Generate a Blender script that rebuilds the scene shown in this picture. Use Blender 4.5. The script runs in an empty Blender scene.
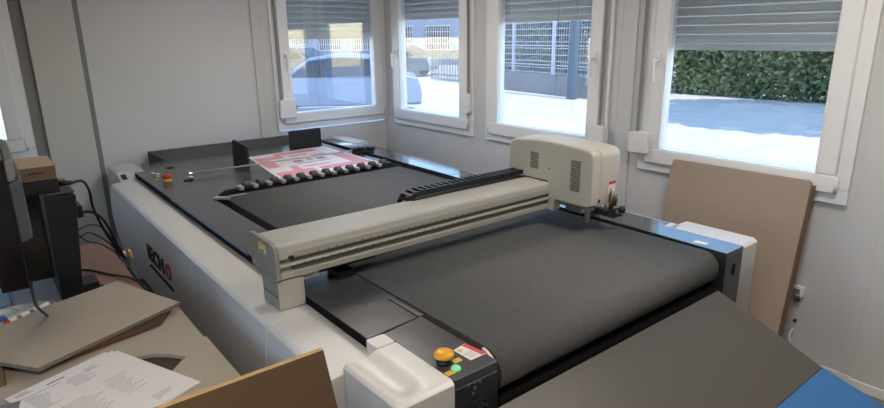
import bpy, bmesh, math, random
from mathutils import Vector, Matrix
random.seed(7)
S = bpy.context.scene
COL = S.collection
PI = math.pi

# ------------------------------------------------------------------ materials
def lin(c):
    return tuple(((v/255)/12.92 if v/255 <= .04045 else (((v/255)+.055)/1.055)**2.4) for v in c)

def mat(name, rgb, rough=.5, metal=0., noise=0., nscale=8., bump=0., bscale=60., coat=0., spec=.5, emit=0., rgb2=None, stretch=None):
    m = bpy.data.materials.new(name); m.use_nodes = True
    nt = m.node_tree; b = nt.nodes['Principled BSDF']
    c = lin(rgb)
    b.inputs['Base Color'].default_value = (*c, 1)
    b.inputs['Roughness'].default_value = rough
    b.inputs['Metallic'].default_value = metal
    b.inputs['Coat Weight'].default_value = coat
    b.inputs['Coat Roughness'].default_value = .15
    b.inputs['Specular IOR Level'].default_value = spec
    tc = nt.nodes.new('ShaderNodeTexCoord'); mp = nt.nodes.new('ShaderNodeMapping')
    nt.links.new(tc.outputs['Object'], mp.inputs[0])
    if stretch: mp.inputs['Scale'].default_value = stretch
    if noise > 0 or rgb2:
        n = nt.nodes.new('ShaderNodeTexNoise'); n.inputs['Scale'].default_value = nscale; n.inputs['Detail'].default_value = 4
        nt.links.new(mp.outputs[0], n.inputs['Vector'])
        r = nt.nodes.new('ShaderNodeValToRGB'); r.color_ramp.elements[0].position = .3; r.color_ramp.elements[1].position = .7
        c2 = lin(rgb2) if rgb2 else tuple(min(1, v*(1+noise)) for v in c)
        c1 = c if rgb2 else tuple(v*(1-noise) for v in c)
        r.color_ramp.elements[0].color = (*c1, 1); r.color_ramp.elements[1].color = (*c2, 1)
        nt.links.new(n.outputs['Fac'], r.inputs[0]); nt.links.new(r.outputs[0], b.inputs['Base Color'])
    if bump > 0:
        n2 = nt.nodes.new('ShaderNodeTexNoise'); n2.inputs['Scale'].default_value = bscale; n2.inputs['Detail'].default_value = 3
        nt.links.new(mp.outputs[0], n2.inputs['Vector'])
        bp = nt.nodes.new('ShaderNodeBump'); bp.inputs['Strength'].default_value = bump; bp.inputs['Distance'].default_value = .01
        nt.links.new(n2.outputs['Fac'], bp.inputs['Height']); nt.links.new(bp.outputs[0], b.inputs['Normal'])
    if emit:
        b.inputs['Emission Color'].default_value = (*c, 1); b.inputs['Emission Strength'].default_value = emit
    return m

M = {}
M['wall'] = mat('wall_paint', (200, 200, 201), .75, noise=.03, nscale=1.5, bump=.05, bscale=120)
M['panel'] = mat('wall_panel', (194, 192, 188), .7, noise=.02, nscale=2)
M['shadeline'] = mat('grey_shadow_line', (122, 125, 126), .7)
M['floor'] = mat('floor_vinyl', (120, 112, 104), .45, noise=.08, nscale=3)
M['ceil'] = mat('ceiling_white', (205, 203, 200), .8)
M['pvc'] = mat('white_pvc', (226, 226, 228), .32, noise=.015, nscale=3)
M['strap'] = mat('strap_grey', (128, 126, 124), .7)
M['slat'] = mat('shutter_slat', (222, 222, 220), .5)
M['slatlight'] = mat('shutter_gap_light', (235, 235, 235), .6)  # near-white colour stands for daylight showing between the slats
M['steel'] = mat('steel', (190, 188, 184), .3, metal=1)
M['screw'] = mat('screw', (60, 58, 56), .4, metal=.8)
M['white'] = mat('machine_white', (208, 206, 202), .42, noise=.015, nscale=2, coat=.1)
M['cream'] = mat('machine_cream', (190, 184, 173), .42, noise=.015, nscale=3)
M['black'] = mat('black_satin', (40, 40, 41), .34, noise=.15, nscale=40, bump=.06, bscale=600, spec=.6)
M['table'] = mat('table_black', (68, 68, 69), .24, noise=.05, nscale=20, bump=.05, bscale=700, spec=.6)
M['rail'] = mat('rail_black', (56, 57, 60), .12, noise=.04, nscale=20, spec=.8)
M['dark'] = mat('matte_dark', (12, 12, 13), .95, spec=.15)
M['belt'] = mat('felt_belt', (92, 91, 90), .9, bump=.5, bscale=300, nscale=50, rgb2=(99, 98, 96), spec=.25)
M['alu'] = mat('aluminium', (166, 162, 153), .42, metal=.2, noise=.05, nscale=3, stretch=(1, 20, 20))
M['aludk'] = mat('aluminium_groove', (98, 94, 86), .5, metal=.4)
M['plategrey'] = mat('end_plate_grey', (140, 138, 134), .45, metal=.2)
M['beam'] = mat('beam_cream', (172, 170, 161), .4, coat=.1)
M['rubber'] = mat('rubber_grey', (78, 78, 80), .6)
M['bracket'] = mat('bracket_pale', (170, 168, 166), .4, metal=.4)
M['yellow'] = mat('yellow_plastic', (224, 160, 30), .4)
M['red'] = mat('red_plastic', (190, 40, 34), .35)
M['green'] = mat('green_lamp', (120, 200, 145), .3, emit=.12)
M['labely'] = mat('yellow_label', (214, 180, 60), .5)
M['labelw'] = mat('white_label', (225, 222, 218), .5)
M['labelr'] = mat('red_label', (206, 70, 66), .5)
M['ink'] = mat('black_ink', (30, 30, 32), .6)
M['inkgrey'] = mat('grey_ink', (110, 108, 112), .7)
M['orange'] = mat('logo_orange', (128, 66, 54), .5)
M['trayg'] = mat('tray_grey', (76, 71, 65), .42, noise=.04, nscale=30, bump=.04, bscale=500)
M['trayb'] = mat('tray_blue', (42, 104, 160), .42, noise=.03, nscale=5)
M['paperw'] = mat('print_white', (228, 222, 224), .5)
M['pink'] = mat('print_pink', (218, 144, 150), .5)
M['pinkd'] = mat('print_grey', (150, 128, 134), .5)
M['paper'] = mat('paper_white', (214, 209, 204), .8, noise=.02, nscale=6)
M['mdf'] = mat('mdf_beige', (160, 149, 132), .75, noise=.03, nscale=6)
M['mdfedge'] = mat('mdf_edge', (120, 108, 90), .85, noise=.08, nscale=60)
M['board'] = mat('board_brown', (158, 141, 126), .8, noise=.04, nscale=4)
M['boardhighlight'] = mat('board_edge_highlight', (214, 200, 180), .8)
M['redbrown'] = mat('board_redbrown', (98, 62, 48), .6)
M['card'] = mat('cardboard', (104, 82, 60), .85, noise=.06, nscale=5, bump=.1, bscale=90)
M['cardedge'] = mat('cardboard_edge', (176, 146, 100), .9, noise=.15, nscale=90)
M['cardlight'] = mat('cardboard_light', (178, 154, 126), .85, noise=.03)
M['desk'] = mat('desk_redbrown', (126, 92, 80), .5, noise=.1, nscale=3, stretch=(1, 12, 1))
M['plastic'] = mat('black_plastic', (18, 18, 20), .45)
M['greyplastic'] = mat('grey_plastic', (70, 72, 76), .45)
M['greylight'] = mat('grey_plastic_light', (118, 118, 120), .5)
M['screen'] = mat('screen_black', (8, 8, 10), .2)
M['cable'] = mat('cable_black', (14, 14, 14), .5)
M['cablew'] = mat('plug_white', (210, 205, 200), .5)
M['brass'] = mat('brass', (112, 102, 78), .35, metal=.9)
M['bluepk'] = mat('blue_packet', (50, 80, 150), .4)
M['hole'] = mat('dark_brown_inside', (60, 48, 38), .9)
# outdoors
M['pave'] = mat('pavement', (176, 170, 162), .9, noise=.1, nscale=2)
M['concrete'] = mat('concrete', (128, 127, 128), .9, noise=.08, nscale=2)
M['bldg'] = mat('building_render', (112, 120, 136), .9, noise=.04)
M['fence'] = mat('fence_metal', (176, 182, 196), .5, metal=.2)
M['column'] = mat('blue_column', (74, 88, 104), .5)
M['leaf'] = mat('leaf', (58, 76, 46), .6, nscale=1.6, rgb2=(124, 138, 92))
M['bark'] = mat('bark', (90, 74, 58), .9, noise=.2)
M['carblue'] = mat('car_paint_blue', (84, 98, 122), .3, coat=.6)
M['cardark'] = mat('car_paint_dark', (36, 42, 54), .3, coat=.6)
M['carglass'] = mat('car_glass', (22, 28, 36), .1)
M['bag'] = mat('plastic_bag', (190, 186, 176), .25, noise=.1, nscale=30, bump=.6, bscale=30)

def glass_mat():
    m = bpy.data.materials.new('window_glass'); m.use_nodes = True
    nt = m.node_tree; nt.nodes.clear()
    o = nt.nodes.new('ShaderNodeOutputMaterial'); mx = nt.nodes.new('ShaderNodeMixShader')
    t = nt.nodes.new('ShaderNodeBsdfTransparent'); t.inputs[0].default_value = (.84, .865, .885, 1)
    g = nt.nodes.new('ShaderNodeBsdfGlossy'); g.inputs['Roughness'].default_value = .01
    lw = nt.nodes.new('ShaderNodeLayerWeight'); lw.inputs[0].default_value = .5
    pw = nt.nodes.new('ShaderNodeMath'); pw.operation = 'POWER'; pw.inputs[1].default_value = 4.0
    ma = nt.nodes.new('ShaderNodeMath'); ma.operation = 'MULTIPLY_ADD'; ma.inputs[1].default_value = .9; ma.inputs[2].default_value = .13
    nt.links.new(lw.outputs['Facing'], pw.inputs[0]); nt.links.new(pw.outputs[0], ma.inputs[0])
    nt.links.new(ma.outputs[0], mx.inputs[0]); nt.links.new(t.outputs[0], mx.inputs[1]); nt.links.new(g.outputs[0], mx.inputs[2])
    nt.links.new(mx.outputs[0], o.inputs[0]); return m
M['glass'] = glass_mat()

def film_mat():
    m = mat('clear_film', (200, 200, 196), .2, bump=.8, bscale=25)
    m.node_tree.nodes['Principled BSDF'].inputs['Alpha'].default_value = .45
    return m
M['film'] = film_mat()

# ------------------------------------------------------------------ mesh builder
class MB:
    def __init__(s): s.v = []; s.f = []; s.m = []; s.sm = []
    def add(s, vs, fs, mi=0, smooth=False):
        o = len(s.v); s.v += [tuple(v) for v in vs]
        for f in fs: s.f.append([i+o for i in f]); s.m.append(mi); s.sm.append(smooth)
        return s
    def box(s, x0, x1, y0, y1, z0, z1, mi=0):
        if x0 > x1: x0, x1 = x1, x0
        if y0 > y1: y0, y1 = y1, y0
        if z0 > z1: z0, z1 = z1, z0
        vs = [(x, y, z) for z in (z0, z1) for y in (y0, y1) for x in (x0, x1)]
        return s.add(vs, [(0, 2, 3, 1), (4, 5, 7, 6), (0, 1, 5, 4), (2, 6, 7, 3), (0, 4, 6, 2), (1, 3, 7, 5)], mi)
    def prism(s, prof, axis, a, b, mi=0, smooth=False):
        # prof: 2D points; axis x: (y,z); y: (x,z); z: (x,y)
        def P(p, t): return {'x': (t, p[0], p[1]), 'y': (p[0], t, p[1]), 'z': (p[0], p[1], t)}[axis]
        n = len(prof); vs = [P(p, a) for p in prof]+[P(p, b) for p in prof]
        area = sum(prof[i][0]*prof[(i+1) % n][1]-prof[(i+1) % n][0]*prof[i][1] for i in range(n))
        flip = (area > 0) != (axis in 'xz'); flip = flip != (b < a)
        fs = [(i, (i+1) % n, n+(i+1) % n, n+i) for i in range(n)]
        caps = [tuple(range(n))[::-1], tuple(range(n, 2*n))]
        if flip: fs = [f[::-1] for f in fs]; caps = [c[::-1] for c in caps]
        s.add(vs, fs, mi, smooth)
        o = len(s.v)-2*n
        for c in caps: s.f.append([i+o for i in c]); s.m.append(mi); s.sm.append(False)
        return s
    def cyl(s, p0, p1, r0, r1=None, n=24, mi=0, smooth=True, caps=True):
        r1 = r0 if r1 is None else r1
        p0 = Vector(p0); p1 = Vector(p1); d = (p1-p0).normalized()
        u = d.orthogonal().normalized(); w = d.cross(u)
        vs = []
        for p, r in ((p0, r0), (p1, r1)):
            for i in range(n):
                a = 2*PI*i/n; vs.append(p+u*r*math.cos(a)+w*r*math.sin(a))
        s.add(vs, [(i, (i+1) % n, n+(i+1) % n, n+i) for i in range(n)], mi, smooth)
        o = len(s.v)-2*n
        if caps:
            s.f.append([o+i for i in range(n)][::-1]); s.m.append(mi); s.sm.append(False)
            s.f.append([o+n+i for i in range(n)]); s.m.append(mi); s.sm.append(False)
        return s
    def lathe(s, c, prof, n=28, mi=0):
        # prof (r,z) bottom to top, about vertical axis through c
        vs = []
        for r, z in prof:
            for i in range(n):
                a = 2*PI*i/n; vs.append((c[0]+r*math.cos(a), c[1]+r*math.sin(a), c[2]+z))
        fs = [(k*n+i, k*n+(i+1) % n, (k+1)*n+(i+1) % n, (k+1)*n+i) for k in range(len(prof)-1) for i in range(n)]
        s.add(vs, fs, mi, True)
        o = len(s.v)-len(vs)
        s.f.append([o+i for i in range(n)][::-1]); s.m.append(mi); s.sm.append(False)
        s.f.append([o+(len(prof)-1)*n+i for i in range(n)]); s.m.append(mi); s.sm.append(False)
        return s
    def tube(s, pts, r, n=8, mi=0, res=8):
        P = [Vector(p) for p in pts]; path = []
        for i in range(len(P)-1):
            a = P[max(i-1, 0)]; b = P[i]; c = P[i+1]; d = P[min(i+2, len(P)-1)]
            for k in range(res):
                t = k/res
                path.append(.5*((2*b)+(c-a)*t+(2*a-5*b+4*c-d)*t*t+(3*b-a-3*c+d)*t**3))
        path.append(P[-1]); vs = []; up = Vector((.123, .234, .9)).normalized()
        for i, p in enumerate(path):
            t = (path[min(i+1, len(path)-1)]-path[max(i-1, 0)]).normalized()
            u = t.cross(up).normalized(); w = t.cross(u)
            for k in range(n):
                a = 2*PI*k/n; vs.append(p+u*r*math.cos(a)+w*r*math.sin(a))
        m = len(path)
        s.add(vs, [(j*n+k, j*n+(k+1) % n, (j+1)*n+(k+1) % n, (j+1)*n+k) for j in range(m-1) for k in range(n)], mi, True)
        o = len(s.v)-len(vs)
        s.f.append([o+i for i in range(n)][::-1]); s.m.append(mi); s.sm.append(False)
        s.f.append([o+(m-1)*n+i for i in range(n)]); s.m.append(mi); s.sm.append(False)
        return s
    def slab(s, poly, z0, z1, mi=0, mside=None):
        n = len(poly); ar = sum(poly[i][0]*poly[(i+1) % n][1]-poly[(i+1) % n][0]*poly[i][1] for i in range(n))
        if ar < 0: poly = poly[::-1]
        vs = [(x, y, z0) for x, y in poly]+[(x, y, z1) for x, y in poly]
        s.add(vs, [tuple(range(n))[::-1], tuple(range(n, 2*n))], mi)
        o = len(s.v)-2*n
        for i in range(n):
            s.f.append([o+i, o+(i+1) % n, o+n+(i+1) % n, o+n+i]); s.m.append(mi if mside is None else mside); s.sm.append(False)
        return s
    def xf(s, mtx):
        s.v = [tuple(mtx @ Vector(v)) for v in s.v]; return s
    def build(s, name, mats, parent=None, bevel=0, seg=2, label=None, subsurf=0):
        me = bpy.data.meshes.new(name)
        off = parent.get('_w', (0, 0, 0)) if parent else (0, 0, 0)
        me.from_pydata([(v[0]-off[0], v[1]-off[1], v[2]-off[2]) for v in s.v], [], s.f)
        if not isinstance(mats, (list, tuple)): mats = [mats]
        for k in mats: me.materials.append(M[k])
        for p, mi, sm in zip(me.polygons, s.m, s.sm): p.material_index = mi; p.use_smooth = sm
        bm = bmesh.new(); bm.from_mesh(me); bmesh.ops.recalc_face_normals(bm, faces=bm.faces); bm.to_mesh(me); bm.free()
        ob = bpy.data.objects.new(name, me); COL.objects.link(ob)
        if parent: ob.parent = parent
        ob['_w'] = tuple(off)
        if bevel:
            b = ob.modifiers.new('bevel', 'BEVEL'); b.width = bevel; b.segments = seg; b.limit_method = 'ANGLE'; b.angle_limit = .6
            b.harden_normals = False
            for p in me.polygons: p.use_smooth = True
            try:
                w = ob.modifiers.new('wn', 'WEIGHTED_NORMAL'); w.keep_sharp = False
            except Exception: pass
        if subsurf:
            q = ob.modifiers.new('sub', 'SUBSURF'); q.levels = subsurf; q.render_levels = subsurf
        if label: ob['label'] = label
        return ob

def tag(o, label=None, cat=None, group=None, kind=None):
    if label: o['label'] = label
    if cat: o['category'] = cat
    if group: o['group'] = group
    if kind: o['kind'] = kind
    return o
def thing(name, label, cat, loc=(0, 0, 0), group=None, kind=None):
    o = bpy.data.objects.new(name, None); COL.objects.link(o); o.location = loc; o['_w'] = tuple(loc)
    o.empty_display_size = .1
    return tag(o, label, cat, group, kind)
def struct(name, mb, mats, parent=None, **k):
    o = mb.build(name, mats, parent, **k)
    if parent is None: o['kind'] = 'structure'
    return o
def copy_tree(o, parent=None):
    c = o.copy(); COL.objects.link(c)
    if parent: c.parent = parent
    for ch in list(o.children): copy_tree(ch, c)
    return c
def rrect(x0, x1, y0, y1, r, n=5, corners=(1, 1, 1, 1)):
    out = []
    for (cx, cy, a0, on, px, py) in ((x1-r, y1-r, 0, corners[0], x1, y1), (x0+r, y1-r, 90, corners[1], x0, y1), (x0+r, y0+r, 180, corners[2], x0, y0), (x1-r, y0+r, 270, corners[3], x1, y0)):
        if on:
            for k in range(n+1):
                a = math.radians(a0+90*k/n); out.append((cx+r*math.cos(a), cy+r*math.sin(a)))
        else: out.append((px, py))
    return out

# ------------------------------------------------------------------ room
XR, YF, ZC = 3.29, 5.03, 2.6
XL, YB = -1.7, -1.6
WALL_T = .12
struct('floor', MB().box(XL-.1, XR+WALL_T, YB-.1, YF+WALL_T, -.1, 0), 'floor')
struct('ceiling', MB().box(XL-.1, XR+WALL_T, YB-.1, YF+WALL_T, ZC, ZC+.1), 'ceil')
WZ0, WZ1 = .94, 2.3
FW = 1.17
def wall_cells(a0, a1, holes):
    out = []; p = a0
    for h0, h1 in sorted(holes):
        out.append((p, h0, 0, ZC)); out.append((h0, h1, 0, WZ0)); out.append((h0, h1, WZ1, ZC)); p = h1
    out.append((p, a1, 0, ZC)); return out
IN = .03
wc = {2: 4.268, 3: 2.945, 4: 1.525}
wf = {1: 2.715, 5: -.255}
h = [(c-FW/2+IN, c+FW/2-IN) for c in wc.values()]
b = MB()
for a0, a1, z0, z1 in wall_cells(YB, YF+WALL_T, h): b.box(XR, XR+WALL_T, a0, a1, z0, z1)
struct('wall_right', b, 'wall')
h = [(c-FW/2+IN, c+FW/2-IN) for c in wf.values()]
b = MB()
for a0, a1, z0, z1 in wall_cells(XL, XR, h): b.box(a0, a1, YF, YF+WALL_T, z0, z1)
struct('wall_far', b, 'wall')
b = MB()
for (p0, p1, q0, q1) in ((YB, 0.1, 0, ZC), (.1, 2.3, 0, .9), (.1, 2.3, 2.35, ZC), (2.3, YF, 0, ZC)): b.box(XL-.1, XL, p0, p1, q0, q1)
struct('wall_left', b, 'wall')
fillw = thing('window_6', None, None, (XL, 1.2, 0)); fillw['kind'] = 'structure'  # unseen window added in the left wall to bring in fill daylight
b = MB()
for (p0, p1, q0, q1) in ((.1, .18, .9, 2.35), (2.22, 2.3, .9, 2.35), (.18, 2.22, .9, .98), (.18, 2.22, 2.27, 2.35), (1.16, 1.24, .98, 2.27)): b.box(XL-.06, XL+.02, p0, p1, q0, q1)
b.build('window_frame', 'pvc', fillw); MB().box(XL-.03, XL-.024, .18, 2.22, .98, 2.27).build('glass_pane', 'glass', fillw)
struct('wall_back', MB().box(XL, XR, YB-.1, YB, 0, ZC), 'wall')
# relief strips and panels
struct('trim_1', MB().box(.405, .70, YF-.03, YF, 0, ZC), 'panel', bevel=.004)
struct('shadow_strip', MB().box(.70, .735, YF-.012, YF, 0, ZC), 'shadeline')  # grey strip stands in for the shadow line beside the raised panel
struct('trim_3', MB().box(1.975, 2.075, YF-.014, YF, 0, ZC), 'panel', bevel=.006)
struct('trim_4', MB().box(XR-.012, XR, 2.19, 2.30, 0, ZC), 'wall', bevel=.006)
struct('trim_5', MB().box(XR-.022, XR, YB, .79, 0, ZC), 'wall', bevel=.006)
struct('trim_6', MB().box(.335, .405, YF-.004, YF, 0, ZC), 'strap')
struct('trim_7', MB().box(XR-.008, XR, .79, .84, 0, ZC), 'wall')
struct('baseboard_right', MB().box(XR-.034, XR-.022, YB, .79, 0, .05).box(XR-.014, XR, .79, YF, 0, .05), 'pvc', bevel=.003)
struct('baseboard_far', MB().box(XL, .40, YF-.014, YF, 0, .05).box(.74, 1.97, YF-.014, YF, 0, .05).box(2.08, XR-.02, YF-.014, YF, 0, .05), 'pvc')

def ring(b, a0, a1, z0, z1, w, d0, d1, far, mi=0):
    """rectangular ring profile in the wall plane; far: wall along X, else along Y. d = depth from inner wall face (negative = into room)"""
    for (p0, p1, q0, q1) in ((a0, a1, z0, z0+w), (a0, a1, z1-w, z1), (a0, a0+w, z0+w, z1-w), (a1-w, a1, z0+w, z1-w)):
        if far: b.box(p0, p1, YF+d0, YF+d1, q0, q1, mi)
        else: b.box(XR+d0, XR+d1, p0, p1, q0, q1, mi)
def window(n, c, far, blind, handle_side, zb=.93):
    w = thing('window_%d' % n, None, None, ((c, YF, 0) if far else (XR, c, 0)))
    w['kind'] = 'structure'
    a0, a1 = c-FW/2, c+FW/2
    b = MB(); ring(b, a0, a1, zb, WZ1+.02, .075, -.025, .0, far); ring(b, a0+.034, a1-.034, zb+.034, WZ1-.014, .04, .0, .07, far)
    b.build('window_frame', 'pvc', w, bevel=.005)
    b = MB(); ring(b, a0+.06, a1-.06, zb+.055, WZ1-.04, .09, -.05, .03, far)
    b.build('sash', 'pvc', w, bevel=.008, seg=3)
    g0, g1, gz0, gz1 = a0+.145, a1-.145, zb+.14, WZ1-.125
    b = MB(); ring(b, g0-.004, g1+.004, gz0-.004, gz1+.004, .012, -.046, .028, far)
    b.build('glazing_bead', 'pvc', w)
    b = MB()
    if far: b.box(g0, g1, YF-.012, YF-.006, gz0, gz1)
    else: b.box(XR-.012, XR-.006, g0, g1, gz0, gz1)
    b.build('glass_pane', 'glass', w)
    # roller shutter outside the pane
    b = MB(); z = blind+.035; pitch = .05
    def P(u, d, zz): return (u, YF+.075+d, zz) if far else (XR+.075+d, u, zz)
    while z < WZ1:
        k = 6; vs = []
        for i in range(k+1):
            t = i/k; d = -.014*math.sin(PI*t)**.7; vs.append(P(a0+.06, d, z+.004+t*(pitch-.004)))
            vs.append(P(a1-.06, d, z+.004+t*(pitch-.004)))
        b.add(vs, [(2*i, 2*i+1, 2*i+3, 2*i+2) for i in range(k)], 0, True)
        if far: b.box(a0+.06, a1-.06, YF+.078, YF+.084, z-.001, z+.0045, 1)
        else: b.box(XR+.078, XR+.084, a0+.06, a1-.06, z-.001, z+.0045, 1)
        z += pitch
    b.build('roller_shutter', ['slat', 'slatlight'], w)
    b = MB()
    if far: b.box(a0+.06, a1-.06, YF+.065, YF+.085, blind, blind+.034)
    else: b.box(XR+.065, XR+.085, a0+.06, a1-.06, blind, blind+.034)
    b.build('shutter_bottom_bar', 'slat', w, bevel=.003)
    # handle
    hp = a0+.105 if handle_side < 0 else a1-.105
    hz = 1.60
    def Q(u, d, zz): return (hp+u, YF-.05-d, zz) if far else (XR-.05-d, hp+u, zz)
    b = MB()
    if far: b.box(hp-.016, hp+.016, YF-.06, YF-.05, hz-.035, hz+.035)
    else: b.box(XR-.06, XR-.05, hp-.016, hp+.016, hz-.035, hz+.035)
    b.cyl(Q(0, .005, hz), Q(0, .045, hz), .012, n=12)
    b.tube([Q(0, .04, hz+.004), Q(0, .052, hz-.02), Q(0, .05, hz-.07), Q(0, .046, hz-.125)], .0105, n=10)
    b.build('window_handle', 'pvc', w, bevel=.002)
    # hinge at lower corner opposite the handle
    b = MB(); hh = a1-.052 if handle_side < 0 else a0+.052
    if far: b.cyl((hh, YF-.045, zb+.06), (hh, YF-.045, zb+.14), .009, n=12)
    else: b.cyl((XR-.045, hh, zb+.06), (XR-.045, hh, zb+.14), .009, n=12)
    b.build('hinge', 'pvc', w)
    return w
window(1, wf[1], True, 1.735, -1, .955)
window(2, wc[2], False, 1.895, 1, .935)
window(3, wc[3], False, 1.842, -1, .935)
window(4, wc[4], False, 1.655, 1, .925)
window(5, wf[5], True, 1.70, -1, .955)

def strap_box(far, c, zlo, zhi, w, label, strap_u, d=.05):
    t = thing('shutter_strap_winder', label, 'strap winder', ((c, YF, zlo) if far else (XR, c, zlo)))
    b = MB()
    if far: b.prism(rrect(c-w/2, c+w/2, zlo, zhi, .015), 'y', YF-d-.035, YF-.026)
    else: b.prism(rrect(c-w/2, c+w/2, zlo, zhi, .015), 'x', XR-d-.035, XR-.026)
    b.build('winder_box', 'pvc', t, bevel=.006)
    b = MB(); u = c+strap_u
    if far: b.box(u-.011, u+.011, YF-.045, YF-.043, zhi-.01, 2.42)
    else: b.box(XR-.045, XR-.043, u-.011, u+.011, zhi-.01, 2.42)
    b.build('strap', 'strap', t)
    b = MB()
    if far: b.box(u-.016, u+.016, YF-.055, YF-.012, 2.40, 2.45)
    else: b.box(XR-.055, XR-.012, u-.016, u+.016, 2.40, 2.45)
    b.build('strap_guide', 'pvc', t)
    return t
G = None
strap_box(True, 2.215, 1.065, 1.225, .15, 'white shutter strap box at the lower left corner of the far wall window', -.045)
strap_box(False, 3.72, 1.13, 1.29, .05, 'narrow white strap box between the two middle windows', 0.0, .03)
strap_box(False, 2.40, 1.05, 1.17, .12, 'white shutter strap box on the wall just behind the cutting head', 0.0)
strap_box(False, 2.085, 1.035, 1.165, .13, 'white shutter strap box at the left edge of the large right window', .03)

# unseen ceiling lamps, added above the frame as fill light
def fill_lamp(x, y, power, label, tint=(1, .93, .86)):
    t = thing('fill_light', label, 'fill light', (x, y, ZC), 'added fill lamps')
    b = MB(); b.box(x-.3, x+.3, y-.3, y-.28, ZC-.04, ZC-.001).box(x-.3, x+.3, y+.28, y+.3, ZC-.04, ZC-.001).box(x-.3, x-.28, y-.28, y+.28, ZC-.04, ZC-.001).box(x+.28, x+.3, y-.28, y+.28, ZC-.04, ZC-.001)
    b.build('frame', 'pvc', t)
    m = bpy.data.materials.new('fill_lamp_diffuser'); m.use_nodes = True
    p = m.node_tree.nodes['Principled BSDF']; p.inputs['Emission Color'].default_value = (*tint, 1); p.inputs['Emission Strength'].default_value = power
    M['lampd'] = m
    MB().box(x-.28, x+.28, y-.28, y+.28, ZC-.03, ZC-.002).build('diffuser', 'lampd', t)
fill_lamp(-.2, .3, 8.0, 'unseen square fill lamp added over the near end of the desk', (1, .86, .70))
fill_lamp(2.1, .7, 6.5, 'unseen square fill lamp added above the outfeed tray')
fill_lamp(1.9, 3.2, 6.0, 'unseen square fill lamp added over the far end of the machine')

# wall outlet
t = thing('wall_socket', 'small white socket box low on the right wall beside the leaning board', 'socket', (XR, 1.09, .42))
MB().box(XR-.03, XR-.001, 1.06, 1.12, .40, .455).build('socket_body', 'pvc', t, bevel=.004)
MB().box(XR-.034, XR-.028, 1.075, 1.105, .412, .44).build('socket_hatch', 'greylight', t, bevel=.001)
b = MB(); b.cyl((XR-.02, 1.09, .40), (XR-.02, 1.085, .37), .012, n=12).build('plug', 'greyplastic', t)
t = thing('cable_stub', 'short white cable end sticking out low on the right wall below the socket', 'cable', (XR, 1.09, .16))
MB().cyl((XR-.001, 1.085, .25), (XR-.012, 1.085, .25), .009, n=12).build('wall_plug_hole', 'ink', t)
MB().tube([(XR-.006, 1.09, .20), (XR-.02, 1.095, .17), (XR-.02, 1.09, .13)], .008).build('cable', 'pvc', t)

# ------------------------------------------------------------------ cutting machine
mach = thing('cutting_machine', 'large white and black flatbed cutting machine with grey felt belt filling the room', 'cutting machine', (1.7, 3.0, 0))
ZT = .85
# under body and legs
b = MB().box(.90, 2.52, 1.20, 4.78, .30, .78); b.build('machine_body', 'dark', mach)
for (x, y) in ((.95, 1.35), (2.45, 1.35), (.95, 4.6), (2.45, 4.6), (.95, 3.0), (2.45, 3.0)):
    MB().box(x-.05, x+.05, y-.05, y+.05, .03, .30).cyl((x, y, 0), (x, y, .03), .05, n=16).build('leg', 'dark', mach)
# left side panels (white shells)
def shell_prof(sx, x_ridge, x_in):
    # from inner top going outwards then down
    o = 1 if sx < 0 else -1
    p = [(x_in, .70), (x_in, .812), (x_ridge+o*.05, .815), (x_ridge+o*.012, .812), (x_ridge, .80), (x_ridge-o*.012, .72), (x_ridge-o*.016, .6), (x_ridge-o*.006, .48), (x_ridge+o*.02, .34), (x_ridge+o*.06, .2), (x_ridge+o*.11, .1), (x_ridge+o*.16, .1), (x_ridge+o*.16, .70)]
    return p
segs = [(1.36, 1.797), (1.80, 2.647), (2.65, 4.437)]
for i, (y0, y1) in enumerate(segs):
    sp = MB().prism(shell_prof(-1, .662, .845), 'y', y0, y1).build('side_panel', 'white', mach, bevel=.003)
    if i == 2:
        logo_parent = sp
for (y0, y1) in segs:
    MB().prism(shell_prof(1, 2.735, 2.61), 'y', y0, y1).build('side_panel', 'white', mach, bevel=.003)
# logo text
def text_mesh(s, size, name, mk, parent, origin, xdir, ydir, offset=0., extr=.0006, squash=1., spacing=1.):
    cu = bpy.data.curves.new(name, 'FONT'); cu.body = s; cu.size = size; cu.offset = offset; cu.extrude = extr; cu.space_character = spacing
    tmp = bpy.data.objects.new('tmp', cu); COL.objects.link(tmp)
    dg = bpy.context.evaluated_depsgraph_get(); me = bpy.data.meshes.new_from_object(tmp.evaluated_get(dg))
    bpy.data.objects.remove(tmp); me.name = name
    X = Vector(xdir).normalized(); Y = Vector(ydir).normalized(); Z = X.cross(Y)
    off = Vector(parent.get('_w', (0, 0, 0)))
    for v in me.vertices:
        c = v.co; v.co = Vector(origin)+X*c.x*squash+Y*c.y+Z*c.z-off
    me.materials.clear(); me.materials.append(M[mk])
    o = bpy.data.objects.new(name, me); COL.objects.link(o); o.parent = parent; o['_w'] = tuple(off)
    return o
LX = .643
dn = (-.012/.2*0, -1, 0)
text_mesh('IECH', .120, 'logo_lettering', 'ink', logo_parent, (LX, 3.455, .580), (0, -1, 0), (0, 0, 1), offset=.0004, extr=.004, squash=1.3)
b = MB(); n = 32; vs = []
cy, cz = 3.03, .622
for r in (.043, .032):
    for x in (LX-.004, LX+.01):
        for i in range(n):
            a = 2*PI*i/n; vs.append((x, cy+r*math.cos(a), cz+r*math.sin(a)))
fs = []
for i in range(n):
    j = (i+1) % n
    fs += [(i, j, 2*n+j, 2*n+i), (i, n+i, n+j, j), (2*n+i, 2*n+j, 3*n+j, 3*n+i)]
b.add(vs, fs, 0).build('logo_ring', 'orange', logo_parent)
b = MB()
for k in range(22):
    y = 3.44-k*.021; b.box(LX-.0035, LX+.006, y-.014, y, .532+(k % 3)*.0015, .541)
b.build('logo_tagline', 'ink', logo_parent)

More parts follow.
